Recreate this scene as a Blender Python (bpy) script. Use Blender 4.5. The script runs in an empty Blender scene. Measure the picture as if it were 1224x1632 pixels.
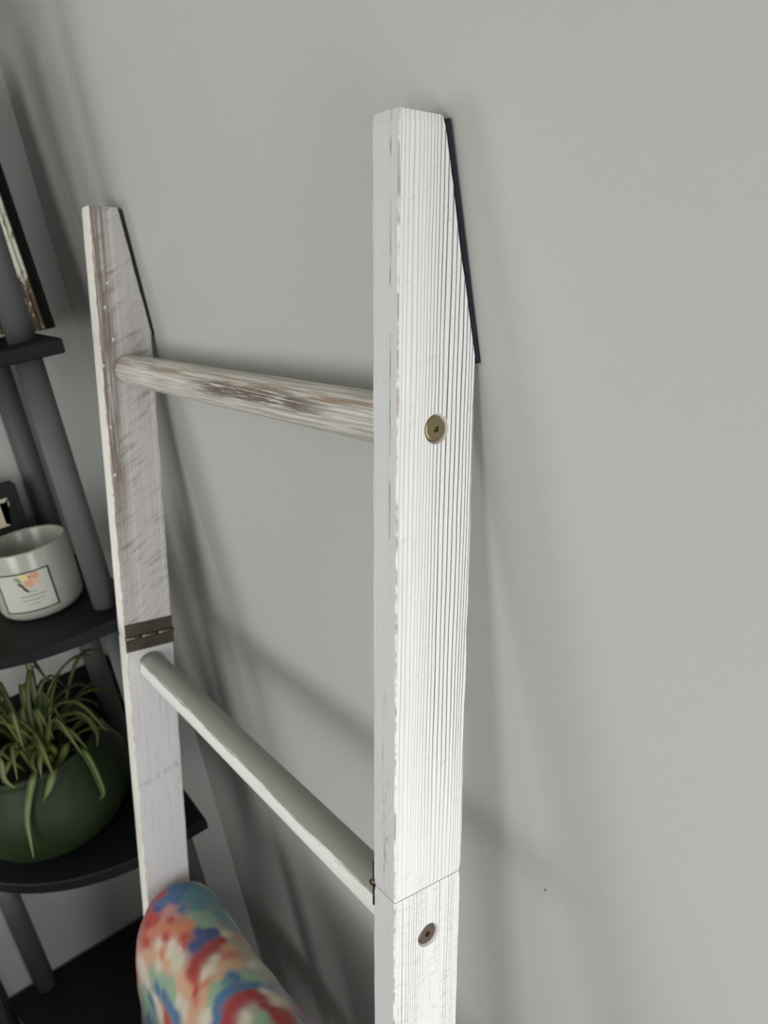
import bpy, bmesh, math, random
from mathutils import Vector, Matrix, noise as mnoise

random.seed(7)
scene = bpy.context.scene
COL = scene.collection

# ------------------------------------------------------------------ camera
cam_data = bpy.data.cameras.new('camera')
cam = bpy.data.objects.new('camera', cam_data)
COL.objects.link(cam)
R0 = (0.5866, 0.7947, -0.1561)      # image right, in room axes
R1 = (0.2045, -0.3318, -0.9209)     # image down
R2 = (-0.7837, 0.5082, -0.3571)     # view direction
CAM = Vector((0.9607, -0.3424, 1.425))
m = Matrix(((R0[0], -R1[0], -R2[0], CAM[0]),
            (R0[1], -R1[1], -R2[1], CAM[1]),
            (R0[2], -R1[2], -R2[2], CAM[2]),
            (0, 0, 0, 1)))
cam.matrix_world = m
cam_data.sensor_fit = 'HORIZONTAL'
cam_data.sensor_width = 36.0
cam_data.lens = 36.0 * 1279.42 / 1224.0
cam_data.clip_start = 0.01
cam_data.dof.use_dof = True
cam_data.dof.focus_distance = 0.55
cam_data.dof.aperture_fstop = 13.0
scene.camera = cam

# ------------------------------------------------------------------ light
world = bpy.data.worlds.new('sky_world')
scene.world = world
world.use_nodes = True
wbg = world.node_tree.nodes['Background']
wbg.inputs[0].default_value = (0.75, 0.85, 1.0, 1)
wbg.inputs[1].default_value = 0.6

def area(name, loc, target, sx, sy, power, col):
    d = bpy.data.lights.new(name, 'AREA')
    d.shape = 'RECTANGLE'; d.size = sx; d.size_y = sy
    d.energy = power; d.color = col
    o = bpy.data.objects.new(name, d); COL.objects.link(o)
    o.location = loc
    o.rotation_euler = (Vector(target) - Vector(loc)).to_track_quat('-Z', 'Y').to_euler()
    return o

# daylight entering through the three windows (just inside each opening)
area('daylight_side_window', (1.405, -0.26, 0.85), (0.4, -0.26, 0.85), 0.38, 1.10, 7.0, (0.97, 0.985, 1.0))
area('daylight_far_window', (-1.60, -3.18, 1.40), (-1.60, -2.0, 1.40), 1.50, 1.30, 34.0, (1.0, 0.99, 0.97))
area('daylight_near_window', (1.40, -2.20, 1.40), (0.40, -2.20, 1.40), 1.40, 1.30, 41.0, (1.0, 0.99, 0.97))

scene.view_settings.view_transform = 'Standard'
scene.view_settings.look = 'None'
scene.view_settings.gamma = 1.0
scene.view_settings.use_curve_mapping = False
scene.view_settings.exposure = 0.0

# ------------------------------------------------------------------ helpers
def lin(r, g, b):
    def f(c):
        c /= 255.0
        return c / 12.92 if c <= 0.04045 else ((c + 0.055) / 1.055) ** 2.4
    return (f(r), f(g), f(b), 1.0)

class NT:
    """tiny node builder"""
    def __init__(s, name, rough=0.6, spec=0.3):
        s.mat = bpy.data.materials.new(name); s.mat.use_nodes = True
        s.t = s.mat.node_tree
        s.b = s.t.nodes['Principled BSDF']
        s.b.inputs['Roughness'].default_value = rough
        s.b.inputs['Specular IOR Level'].default_value = spec
        s.tc = s.t.nodes.new('ShaderNodeTexCoord')
        s.obj = s.tc.outputs['Object']
        s.sx = s.t.nodes.new('ShaderNodeSeparateXYZ')
        s.t.links.new(s.obj, s.sx.inputs[0])
        s.x, s.y, s.z = s.sx.outputs
    def set(s, inp, v):
        if isinstance(v, bpy.types.NodeSocket): s.t.links.new(v, inp)
        elif isinstance(v, tuple) and len(v) == 4 and inp.type == 'VECTOR': inp.default_value = v[:3]
        else: inp.default_value = v
    def m(s, op, a, b=None, c=None, clamp=False):
        n = s.t.nodes.new('ShaderNodeMath'); n.operation = op; n.use_clamp = clamp
        s.set(n.inputs[0], a)
        if b is not None: s.set(n.inputs[1], b)
        if c is not None: s.set(n.inputs[2], c)
        return n.outputs[0]
    def vec(s, x, y, z):
        n = s.t.nodes.new('ShaderNodeCombineXYZ')
        s.set(n.inputs[0], x); s.set(n.inputs[1], y); s.set(n.inputs[2], z)
        return n.outputs[0]
    def scl(s, kx, ky, kz):
        return s.vec(s.m('MULTIPLY', s.x, kx), s.m('MULTIPLY', s.y, ky), s.m('MULTIPLY', s.z, kz))
    def noise(s, v, scale=1.0, detail=3.0, rough=0.55, dist=0.0):
        n = s.t.nodes.new('ShaderNodeTexNoise')
        s.set(n.inputs['Vector'], v); n.inputs['Scale'].default_value = scale
        n.inputs['Detail'].default_value = detail; n.inputs['Roughness'].default_value = rough
        n.inputs['Distortion'].default_value = dist
        return n.outputs['Fac']
    def step(s, v, lo, hi):
        n = s.t.nodes.new('ShaderNodeMapRange'); n.interpolation_type = 'SMOOTHSTEP'
        s.set(n.inputs['Value'], v)
        n.inputs['From Min'].default_value = lo; n.inputs['From Max'].default_value = hi
        return n.outputs[0]
    def mix(s, f, a, b):
        n = s.t.nodes.new('ShaderNodeMix'); n.data_type = 'RGBA'
        s.set(n.inputs[0], f); s.set(n.inputs[6], a); s.set(n.inputs[7], b)
        return n.outputs[2]
    def color(s, c): s.set(s.b.inputs['Base Color'], c)
    def bump(s, h, strength=0.3, dist=0.001):
        n = s.t.nodes.new('ShaderNodeBump')
        n.inputs['Strength'].default_value = strength; n.inputs['Distance'].default_value = dist
        s.set(n.inputs['Height'], h)
        s.t.links.new(n.outputs[0], s.b.inputs['Normal'])

def plain(name, col, rough=0.6, spec=0.3, metal=0.0, var=0.0, vscale=30.0):
    n = NT(name, rough, spec)
    n.b.inputs['Metallic'].default_value = metal
    if var:
        f = n.noise(n.obj, vscale, 4)
        dk = tuple(c * (1 - var) for c in col[:3]) + (1,)
        n.color(n.mix(f, dk, col))
    else:
        n.color(col)
    return n.mat

def link(name, me, parent=None):
    o = bpy.data.objects.new(name, me); COL.objects.link(o)
    if parent: o.parent = parent
    return o

def mesh_obj(name, bm, mats, parent=None, smooth=False):
    me = bpy.data.meshes.new(name)
    bmesh.ops.recalc_face_normals(bm, faces=bm.faces)
    bm.to_mesh(me); bm.free()
    for mt in (mats if isinstance(mats, (list, tuple)) else [mats]): me.materials.append(mt)
    if smooth:
        for p in me.polygons: p.use_smooth = True
    return link(name, me, parent)

def empty(name, loc=(0, 0, 0)):
    o = bpy.data.objects.new(name, None); COL.objects.link(o)
    o.location = loc; o.empty_display_size = 0.05
    return o

def tag(o, label=None, cat=None, group=None, kind=None):
    if label: o['label'] = label
    if cat: o['category'] = cat
    if group: o['group'] = group
    if kind: o['kind'] = kind
    return o

def bx(bm, x0, x1, y0, y1, z0, z1, mi=0):
    v = [bm.verts.new((x, y, z)) for x in (x0, x1) for y in (y0, y1) for z in (z0, z1)]
    for q in ((0, 1, 3, 2), (4, 6, 7, 5), (0, 4, 5, 1), (2, 3, 7, 6), (0, 2, 6, 4), (1, 5, 7, 3)):
        f = bm.faces.new([v[i] for i in q]); f.material_index = mi

def box_obj(name, dims, mat, parent=None, bevel=0.0):
    bm = bmesh.new(); bx(bm, *dims)
    if bevel:
        bmesh.ops.bevel(bm, geom=bm.edges[:], offset=bevel, segments=2, affect='EDGES')
    return mesh_obj(name, bm, mat, parent)

def lathe(bm, prof, cx, cy, n=48, mi=0):
    rings = []
    for r, z in prof:
        if r < 1e-6: rings.append([bm.verts.new((cx, cy, z))])
        else: rings.append([bm.verts.new((cx + r * math.cos(2 * math.pi * i / n), cy + r * math.sin(2 * math.pi * i / n), z)) for i in range(n)])
    for a, b in zip(rings, rings[1:]):
        for i in range(n):
            j = (i + 1) % n
            if len(a) == 1 and len(b) == 1: continue
            if len(a) == 1: f = bm.faces.new((a[0], b[j], b[i]))
            elif len(b) == 1: f = bm.faces.new((a[i], a[j], b[0]))
            else: f = bm.faces.new((a[i], a[j], b[j], b[i]))
            f.material_index = mi

def tube(bm, p0, p1, r, n=24, cap=True, mi=0, segs=1):
    p0, p1 = Vector(p0), Vector(p1)
    d = (p1 - p0).normalized()
    a = d.orthogonal().normalized(); b = d.cross(a)
    rings = []
    for k in range(segs + 1):
        c = p0.lerp(p1, k / segs)
        rings.append([bm.verts.new(c + r * (math.cos(2 * math.pi * i / n) * a + math.sin(2 * math.pi * i / n) * b)) for i in range(n)])
    for A, B in zip(rings, rings[1:]):
        for i in range(n):
            j = (i + 1) % n
            f = bm.faces.new((A[i], A[j], B[j], B[i])); f.material_index = mi; f.smooth = True
    if cap:
        f = bm.faces.new(rings[0][::-1]); f.material_index = mi
        f = bm.faces.new(rings[-1]); f.material_index = mi

# ------------------------------------------------------------------ room
XL = -0.328          # left wall
XR = 1.42            # right wall
YF = -3.20           # wall behind the camera
XF = -2.60           # far side of the room past the end of the left wall
H = 2.25
Z0 = -0.20          # floor level

def wall_mat():
    n = NT('grey_wall_paint', 0.62, 0.25)
    f = n.noise(n.obj, 1.3, 2)
    n.color(n.mix(f, lin(176, 178, 173), lin(181, 183, 179)))
    h = n.noise(n.obj, 420, 3)
    n.bump(h, 0.10, 0.0006)
    return n.mat
WALL = wall_mat()
CEIL = plain('white_ceiling_paint', lin(225, 224, 220), 0.8)
TRIM = plain('white_trim_paint', lin(228, 227, 222), 0.45)

def floor_mat():
    n = NT('dark_wood_floor', 0.4, 0.4)
    f = n.noise(n.scl(3, 40, 1), 1, 4)
    n.color(n.mix(f, lin(58, 44, 34), lin(84, 66, 52)))
    return n.mat

box_obj('wall_back', (XL - .12, XR + .12, 0.0, 0.12, Z0, H), WALL)
box_obj('wall_left', (XL - .12, XL, -0.52, 0.0, Z0, H), WALL)
box_obj('wall_return', (XF, XL - .12, -0.52, -0.40, Z0, H), WALL)
box_obj('wall_far', (XF - .12, XF, YF - .12, -0.40, Z0, H), WALL)
for nm in ('wall_back', 'wall_left', 'wall_return', 'wall_far'): bpy.data.objects[nm]['kind'] = 'structure'
tag(box_obj('floor', (XF - .12, XR + .12, YF - .12, .12, Z0 - 0.1, Z0), floor_mat()), kind='structure')
tag(box_obj('ceiling', (XF - .12, XR + .12, YF - .12, .12, H, H + .1), CEIL), kind='structure')
# wall with one window (behind the camera)
bm = bmesh.new()
WF = (-2.38, -0.82)
zs0, zs1 = 0.73, 2.07
xs = [XF - .12, WF[0], WF[1], XR + .12]
for i in range(3):
    if i == 1:
        bx(bm, xs[i], xs[i + 1], YF - .12, YF, Z0, zs0); bx(bm, xs[i], xs[i + 1], YF - .12, YF, zs1, H)
    else: bx(bm, xs[i], xs[i + 1], YF - .12, YF, Z0, H)
tag(mesh_obj('wall_front', bm, WALL), kind='structure')
# right wall with two windows
bm = bmesh.new()
ws = (-0.47, -0.05, 0.27, 1.43)
wn = (-2.93, -1.47, 0.73, 2.07)
bx(bm, XR, XR + .12, YF, wn[0], Z0, H); bx(bm, XR, XR + .12, wn[1], ws[0], Z0, H); bx(bm, XR, XR + .12, ws[1], 0, Z0, H)
for w_ in (ws, wn):
    bx(bm, XR, XR + .12, w_[0], w_[1], Z0, w_[2]); bx(bm, XR, XR + .12, w_[0], w_[1], w_[3], H)
tag(mesh_obj('wall_right', bm, WALL), kind='structure')

gl = NT('window_glass', 0.02, 0.5); gl.b.inputs['Transmission Weight'].default_value = 1.0
gl.color((0.95, 0.98, 1, 1)); GLASS = gl.mat
def window(name, axis, a0, a1, z0, z1, pos):
    root = empty(name, (0, 0, 0)); root['kind'] = 'structure'
    def piece(nm, p0, p1, q0, q1, d0, d1, mt):
        if axis == 'y': return box_obj(nm, (p0, p1, pos + d0, pos + d1, q0, q1), mt, root)
        return box_obj(nm, (pos + d0, pos + d1, p0, p1, q0, q1), mt, root)
    sg = -1 if axis == 'y' else 1
    lo, hi = sorted((sg * .03, sg * .09)); g0, g1 = sorted((sg * .055, sg * .061))
    w = .05
    piece('window_frame', a0, a0 + w, z0, z1, lo, hi, TRIM); piece('window_frame', a1 - w, a1, z0, z1, lo, hi, TRIM)
    piece('window_frame', a0 + w, a1 - w, z0, z0 + w, lo, hi, TRIM); piece('window_frame', a0 + w, a1 - w, z1 - w, z1, lo, hi, TRIM)
    mid = (a0 + a1) / 2
    piece('mullion', mid - .02, mid + .02, z0 + w, z1 - w, lo, hi, TRIM)
    piece('pane', a0 + w, mid - .02, z0 + w, z1 - w, g0, g1, GLASS); piece('pane', mid + .02, a1 - w, z0 + w, z1 - w, g0, g1, GLASS)
window('window_1', 'y', WF[0], WF[1], zs0, zs1, YF)
window('window_2', 'x', wn[0], wn[1], wn[2], wn[3], XR)
window('window_3', 'x', ws[0], ws[1], ws[2], ws[3], XR)
for nm, d in (('baseboard_back', (XL + .014, XR, -0.014, 0, Z0, Z0 + .09)), ('baseboard_left', (XL, XL + .014, -0.52, 0, Z0, Z0 + .09))):
    tag(box_obj(nm, d, TRIM), kind='structure')
# small paint nib on the wall, right of the ladder
bm = bmesh.new(); bmesh.ops.create_icosphere(bm, subdivisions=2, radius=0.0013)
for v in bm.verts: v.co.y *= 0.5
o = mesh_obj('paint_nib', bm, plain('paint_nib_grey', lin(112, 112, 108), 0.6), bpy.data.objects['wall_back'])
o.location = (0.58, -0.0003, 0.875)

# ------------------------------------------------------------------ ladder
TH = 0.1958; PL = 0.2076
RD = 0.0623; RT = 0.0259; RW = 0.5744
CUT = 0.138; SEAM = 0.5191; LTOT = 1.7036
YW = 0.03776; ZT = 1.47134
ladder = empty('blanket_ladder', (0, -YW, ZT))
ladder.rotation_euler = (-TH, 0, 0)
tag(ladder, 'white distressed wooden folding ladder leaning against the grey wall', 'ladder')
# local ladder frame: x across, y depth towards the wall, z up along the rails (top = 0)

def m_white(f):   # helper colours
    return f
PAINT_W = lin(232, 231, 228)
def mat_side_grain(upper=True):
    n = NT('brushed_white_grain_side' if upper else 'scratched_white_grain_side', 0.62, 0.25)
    drift = n.m('MULTIPLY', n.m('SUBTRACT', n.noise(n.vec(0.3, 0.1, n.m('MULTIPLY', n.z, 1.0)), 2.2, 1), 0.5), 0.006)
    slope = n.m('MULTIPLY', n.z, -0.008)
    wig = n.m('MULTIPLY', n.m('SUBTRACT', n.noise(n.vec(n.m('MULTIPLY', n.y, 90), 0.2, n.m('MULTIPLY', n.z, 9)), 1, 2), 0.5), 0.0026)
    d = n.m('ADD', n.m('ADD', n.m('ADD', n.y, drift), slope), wig)
    lowf = n.m('MULTIPLY', n.noise(n.vec(n.m('MULTIPLY', d, 45), 3.1, 0.0), 1, 1), 3.0)
    ph = n.m('ADD', n.m('MULTIPLY', d, 330.0 if upper else 380.0), lowf)
    tri = n.m('PINGPONG', ph, 0.5)                        # 0..0.5
    line = n.m('SUBTRACT', 1.0, n.step(tri, 0.02, 0.17))
    amp = n.noise(n.vec(n.m('MULTIPLY', d, 160), 1.7, n.m('MULTIPLY', n.z, 2.5)), 1, 2)
    if upper:
        across = n.m('ADD', 0.34, n.m('MULTIPLY', n.step(n.y, 0.018, 0.036), 0.66))
        fade = n.m('ADD', 0.35, n.m('MULTIPLY', n.step(n.z, -0.50, -0.36), 0.65))
        amp2 = n.m('MULTIPLY', n.m('MULTIPLY', across, fade), n.m('ADD', 0.55, n.m('MULTIPLY', amp, 0.8)))
    else:
        amp2 = n.m('MULTIPLY', n.step(amp, 0.34, 0.62), 0.60)
    dark = n.m('MULTIPLY', line, amp2, clamp=True)
    fine = n.noise(n.vec(n.m('MULTIPLY', n.x, 60), n.m('MULTIPLY', n.y, 900), n.m('MULTIPLY', n.z, 22)), 1, 3)
    saw = n.noise(n.vec(0.0, n.m('MULTIPLY', n.y, 60), n.m('ADD', n.m('MULTIPLY', n.z, 240), n.m('MULTIPLY', n.y, -130))), 1, 3)
    base = n.mix(fine, lin(215, 213, 211), lin(240, 239, 236))
    base = n.mix(n.m('MULTIPLY', n.step(saw, 0.58, 0.80), 0.35), base, lin(176, 172, 172))
    if not upper:
        weave = n.noise(n.vec(0.0, n.m('MULTIPLY', n.y, 70), n.m('MULTIPLY', n.z, 420)), 1, 4, 0.7)
        base = n.mix(n.m('MULTIPLY', n.step(weave, 0.50, 0.72), 0.45), base, lin(168, 166, 166))
        tan = n.noise(n.vec(0.0, n.m('MULTIPLY', n.y, 120), n.m('MULTIPLY', n.z, 14)), 1, 3)
        base = n.mix(n.m('MULTIPLY', n.step(tan, 0.60, 0.78), 0.45), base, lin(186, 166, 146))
    col = n.mix(dark, base, lin(72, 66, 62))
    n.color(col)
    n.bump(n.m('SUBTRACT', n.m('MULTIPLY', fine, 0.25), n.m('MULTIPLY', line, amp2)), 0.55, 0.0012)
    return n.mat

def mat_front(seed, upper=True, cx=0.56, scuff=0.5, c0=(192, 194, 195), c1=(208, 209, 208)):
    """narrow front faces: white paint, hairline crack, grey scuffs low down"""
    n = NT('white_paint_front_%d' % seed, 0.55, 0.3)
    fine = n.noise(n.vec(n.m('MULTIPLY', n.x, 520), seed * 3.3, n.m('MULTIPLY', n.z, 9)), 1, 3)
    base = n.mix(fine, lin(*c0), lin(*c1))
    wob = n.m('MULTIPLY', n.m('SUBTRACT', n.noise(n.vec(seed, 0.0, n.m('MULTIPLY', n.z, 30)), 1, 3), 0.5), 0.003)
    dist = n.m('ABSOLUTE', n.m('SUBTRACT', n.m('ADD', n.x, wob), cx))
    broken = n.noise(n.vec(seed + 2, 0.0, n.m('MULTIPLY', n.z, 16)), 1, 3)
    crack = n.m('MULTIPLY', n.m('SUBTRACT', 1.0, n.step(dist, 0.0002, 0.0010)), n.m('MULTIPLY', n.step(broken, 0.46, 0.55), n.step(n.z, -0.30, -0.20)))
    col = n.mix(n.m('MULTIPLY', crack, 0.8 if upper else 0.15), base, lin(92, 90, 88))
    sc = n.noise(n.vec(n.m('MULTIPLY', n.x, 330), seed + 5, n.m('MULTIPLY', n.z, 70)), 1, 5, 0.7, 0.6)
    d2 = n.m('SUBTRACT', 1.0, n.step(n.m('ABSOLUTE', n.m('SUBTRACT', n.x, cx - 0.004)), 0.001, 0.008))
    low = n.m('SUBTRACT', 1.0, n.step(n.z, -0.46, -0.30))
    col = n.mix(n.m('MULTIPLY', n.m('MULTIPLY', n.m('MULTIPLY', n.step(sc, 0.5, 0.66), d2), low), scuff), col, lin(96, 94, 96))
    n.color(col); n.bump(n.m('SUBTRACT', fine, crack), 0.25, 0.0008)
    return n.mat

def mat_left_upper():
    n = NT('grey_washed_worn_side', 0.65, 0.25)
    saw = n.noise(n.vec(0.0, n.m('MULTIPLY', n.y, 30), n.m('ADD', n.m('MULTIPLY', n.z, 150), n.m('MULTIPLY', n.y, -95))), 1, 4, 0.6)
    blotch = n.noise(n.scl(40, 40, 16), 1, 4, 0.6)
    grain = n.noise(n.scl(20, 420, 7), 1, 4, 0.65)
    wash = n.mix(grain, lin(168, 163, 162), lin(212, 208, 206))
    mid = n.step(n.m('ABSOLUTE', n.m('ADD', n.z, 0.25)), 0.20, 0.05)
    wash = n.mix(n.m('MULTIPLY', n.step(saw, 0.46, 0.72), n.m('ADD', 0.3, n.m('MULTIPLY', n.step(blotch, 0.4, 0.6), 0.5))), wash, lin(128, 118, 115))
    # bare brown wood along the front third
    nb = n.m('MULTIPLY', n.m('SUBTRACT', n.noise(n.vec(0.0, 2.0, n.m('MULTIPLY', n.z, 9)), 1, 3), 0.5), 0.02)
    edge = n.m('SUBTRACT', 1.0, n.step(n.m('ADD', n.y, nb), 0.011, 0.024))
    streak = n.noise(n.vec(0.0, n.m('MULTIPLY', n.y, 520), n.m('MULTIPLY', n.z, 12)), 1, 4, 0.65)
    up = n.m('SUBTRACT', 1.0, n.m('MULTIPLY', n.step(n.z, -0.30, -0.46), 0.75))
    worn = n.m('MULTIPLY', n.m('MULTIPLY', edge, n.step(streak, 0.36, 0.54)), up)
    brown = n.mix(n.noise(n.scl(60, 300, 20), 1, 3), lin(104, 90, 78), lin(134, 118, 104))
    col = n.mix(n.m('MULTIPLY', worn, 0.9), wash, brown)
    # thin light lines parallel to the edge
    l1 = n.m('SUBTRACT', 1.0, n.step(n.m('ABSOLUTE', n.m('SUBTRACT', n.y, 0.0235)), 0.0002, 0.0009))
    l2 = n.m('SUBTRACT', 1.0, n.step(n.m('ABSOLUTE', n.m('SUBTRACT', n.y, 0.0565)), 0.0003, 0.0011))
    col = n.mix(n.m('MULTIPLY', n.m('MAXIMUM', l1, l2), 0.5), col, lin(220, 217, 214))
    n.color(col); n.bump(n.m('ADD', grain, n.m('MULTIPLY', saw, 0.5)), 0.2, 0.0006)
    return n.mat

def mat_left_lower():
    n = NT('pale_grey_wash_side', 0.6, 0.25)
    grain = n.noise(n.scl(20, 300, 6), 1, 4, 0.6)
    col = n.mix(grain, lin(196, 193, 196), lin(222, 220, 221))
    b = n.m('ABSOLUTE', n.m('ADD', n.m('ADD', n.z, 0.735), n.m('MULTIPLY', n.y, -0.35)))
    sm = n.m('MULTIPLY', n.m('SUBTRACT', 1.0, n.step(b, 0.001, 0.008)), n.step(n.noise(n.scl(80, 80, 30), 1, 3), 0.35, 0.6))
    col = n.mix(n.m('MULTIPLY', sm, 0.4), col, lin(140, 136, 136))
    cr = n.noise(n.vec(0.0, n.m('MULTIPLY', n.y, 130), n.m('MULTIPLY', n.z, 8)), 1, 2, 0.5, 1.0)
    crk = n.m('SUBTRACT', 1.0, n.step(n.m('ABSOLUTE', n.m('SUBTRACT', cr, 0.5)), 0.004, 0.02))
    col = n.mix(n.m('MULTIPLY', crk, 0.25), col, lin(150, 146, 144))
    n.color(col); n.bump(grain, 0.15, 0.0005)
    return n.mat

def mat_edge():
    n = NT('worn_brown_arris', 0.7, 0.2)
    f = n.noise(n.scl(60, 60, 45), 1, 4, 0.65)
    c = n.mix(n.step(f, 0.40, 0.58), lin(168, 154, 143), lin(226, 222, 217))
    n.color(c)
    return n.mat

SIDE_RU = mat_side_grain(True); SIDE_RL = mat_side_grain(False)
FRONT_RU = mat_front(1, True, RW - 0.0075, 0.55); FRONT_RL = mat_front(2, False, RW - 0.0075, 0.0)
FRONT_L = mat_front(3, False, -0.012, 0.0, (232, 230, 220), (242, 240, 231))
SIDE_LU = mat_left_upper(); SIDE_LL = mat_left_lower()
EDGE = mat_edge()

def rail_mesh(name, u0, u1, s0, s1, inner, mats, seed):
    """s measured down from the top; mats = [front, right face, back, left face, arris, end]"""
    bm = bmesh.new()
    N = max(24, int((s1 - s0) / 0.006))
    rings = []
    ss = [s0 + (s1 - s0) * k / N for k in range(N + 1)]
    if s0 < CUT < s1: ss = sorted(set(ss + [CUT]))
    for k, s in enumerate(ss):
        d1 = RD - max(0.0, CUT - s) * math.tan(PL)
        ch = []
        for c in range(4):
            v = mnoise.noise(Vector((s * 34, c * 7.3 + seed, seed * 1.7)))
            w = mnoise.noise(Vector((s * 150, c * 3.1 + seed, 4.0)))
            ch.append(0.0009 + 0.0006 * v + 0.0003 * w + 0.0009 * max(0.0, v - 0.35))
        ch = [max(0.0003, c) for c in ch]
        e = 0.0006 if k in (0, len(ss) - 1) else 0.0
        a0, a1, b0, b1 = u0 + e, u1 - e, 0.0 + e, d1 - e
        z = -s
        if s0 == 0.0 and k == 0: tz = lambda q: z + 0.0012 * mnoise.noise(Vector((q[0] * 300, q[1] * 260, 1)))
        else: tz = lambda q: z
        pts = [(a0 + ch[0], b0), (a1 - ch[1], b0), (a1, b0 + ch[1]), (a1, b1 - ch[2]), (a1 - ch[2], b1), (a0 + ch[3], b1), (a0, b1 - ch[3]), (a0, b0 + ch[0])]
        rings.append([bm.verts.new((p[0], p[1], tz(p))) for p in pts])
    mi = [0, 4, 1, 4, 2, 4, 3, 4]
    for A, B in zip(rings, rings[1:]):
        for i in range(8):
            j = (i + 1) % 8
            f = bm.faces.new((A[i], A[j], B[j], B[i])); f.material_index = mi[i]
    f = bm.faces.new(rings[0]); f.material_index = 5
    f = bm.faces.new(rings[-1][::-1]); f.material_index = 5
    return mesh_obj(name, bm, mats, ladder)

ENDM = plain('worn_end_grain', lin(190, 184, 176), 0.75, 0.2, var=0.45, vscale=300)
GAP = 0.00028
ru = rail_mesh('upper_rail', RW - RT, RW, 0.0, SEAM - GAP, -1, [FRONT_RU, SIDE_RU, FRONT_L, SIDE_LL, EDGE, ENDM], 1)
rl = rail_mesh('lower_rail', RW - RT, RW, SEAM + GAP, LTOT, -1, [FRONT_RL, SIDE_RL, FRONT_L, SIDE_LL, EDGE, ENDM], 2)
lu = rail_mesh('upper_rail', -RT, 0.0, 0.0, SEAM - GAP, 1, [FRONT_L, SIDE_LU, FRONT_L, SIDE_LL, EDGE, ENDM], 3)
ll = rail_mesh('lower_rail', -RT, 0.0, SEAM + GAP, LTOT, 1, [FRONT_L, SIDE_LL, FRONT_L, SIDE_LL, EDGE, ENDM], 4)
ru['label'] = 'white rail with dark brushed grain lines'; rl['label'] = 'scratched white lower rail'
lu['label'] = 'grey-washed rail with bare brown wood'; ll['label'] = 'pale grey-white lower rail'

# dried white paint flecks on the worn inner face
FLK = plain('white_paint_fleck', lin(226, 224, 220), 0.5)
for k, (y_, z_) in enumerate([(0.0144, -0.0824), (0.0092, -0.1096), (0.0156, -0.1458), (0.0021, -0.1756), (0.0041, -0.2479), (0.0045, -0.3059)]):
    bm = bmesh.new(); bmesh.ops.create_icosphere(bm, subdivisions=2, radius=0.0014)
    for v in bm.verts: v.co.x *= 0.35; v.co.z *= 1.0 + 0.35 * (k % 3)
    o = mesh_obj('paint_fleck', bm, FLK, lu, True); o.location = (0.0003, y_, z_)

# bolt recesses drilled into the outer faces
RUNGS = [(0.181, 0.0309), (0.5616, 0.0316), (0.942, 0.0312), (1.322, 0.0312)]
def drill(o, pts):
    bm = bmesh.new()
    for (u0, u1, s, d) in pts: tube(bm, (u0, d, -s), (u1, d, -s), 0.0097, 40)
    me = bpy.data.meshes.new('drill')
    bmesh.ops.recalc_face_normals(bm, faces=bm.faces); bm.to_mesh(me); bm.free()
    for f in me.polygons: f.material_index = 0
    me.materials.append(plain('bare_drilled_wood', lin(196, 188, 178), 0.7))
    c = bpy.data.objects.new('drill', me); COL.objects.link(c); c.parent = o.parent
    md = o.modifiers.new('drill', 'BOOLEAN'); md.operation = 'DIFFERENCE'; md.object = c; md.solver = 'EXACT'
    md.material_mode = 'TRANSFER'
    dg = bpy.context.evaluated_depsgraph_get()
    me2 = bpy.data.meshes.new_from_object(o.evaluated_get(dg))
    o.modifiers.clear(); o.data = me2
    bpy.data.objects.remove(c)
drill(ru, [(RW - 0.0035, RW + 0.01, *RUNGS[0])])
drill(rl, [(RW - 0.0035, RW + 0.01, *RUNGS[1]), (RW - 0.0035, RW + 0.01, *RUNGS[2])])

# bolts: domed-rim connector bolt with hex socket
def mat_metal(name, c0, c1, rough):
    n = NT(name, rough, 0.5); n.b.inputs['Metallic'].default_value = 1.0
    n.color(n.mix(n.noise(n.obj, 140, 3), c0, c1)); return n.mat
BRASS = mat_metal('yellow_zinc_bolt', lin(150, 126, 96), lin(150, 150, 118), 0.33)
BRONZE = mat_metal('dull_bronze_bolt', lin(118, 104, 98), lin(138, 124, 118), 0.4)
SOCK = mat_metal('socket_brass', lin(150, 134, 96), lin(190, 176, 132), 0.22)
def bolt_mesh():
    bm = bmesh.new()
    n = 48
    def ring(r, x): return [bm.verts.new((x, r * math.cos(2 * math.pi * i / n), r * math.sin(2 * math.pi * i / n))) for i in range(n)]
    def hexr(r, x):
        out = []
        for i in range(n):
            a = 2 * math.pi * i / n; k = (a % (math.pi / 3)) - math.pi / 6
            rr = r * math.cos(math.pi / 6) / math.cos(k)
            out.append(bm.verts.new((x, rr * math.cos(a), rr * math.sin(a))))
        return out
    R = [ring(0.0082, 0.0), ring(0.0085, 0.0008), ring(0.0081, 0.0018), ring(0.0072, 0.0024), hexr(0.0026, 0.0024), hexr(0.0024, 0.0002)]
    for k, (A, B) in enumerate(zip(R, R[1:])):
        for i in range(n):
            j = (i + 1) % n
            f = bm.faces.new((A[i], A[j], B[j], B[i])); f.material_index = 1 if k == 4 else 0; f.smooth = k in (0, 1, 2)
    f = bm.faces.new(R[-1]); f.material_index = 1
    return bm
for i, (s, d) in enumerate(RUNGS[:3]):
    o = mesh_obj('bolt', bolt_mesh(), [BRASS if i == 0 else BRONZE, SOCK], ladder)
    o.location = (RW - 0.0034, d, -s); o.rotation_euler = (math.radians(17 + 24 * i), 0, 0)
    o['label'] = 'brass hex-socket bolt' if i == 0 else 'dull bronze hex-socket bolt'

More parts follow.
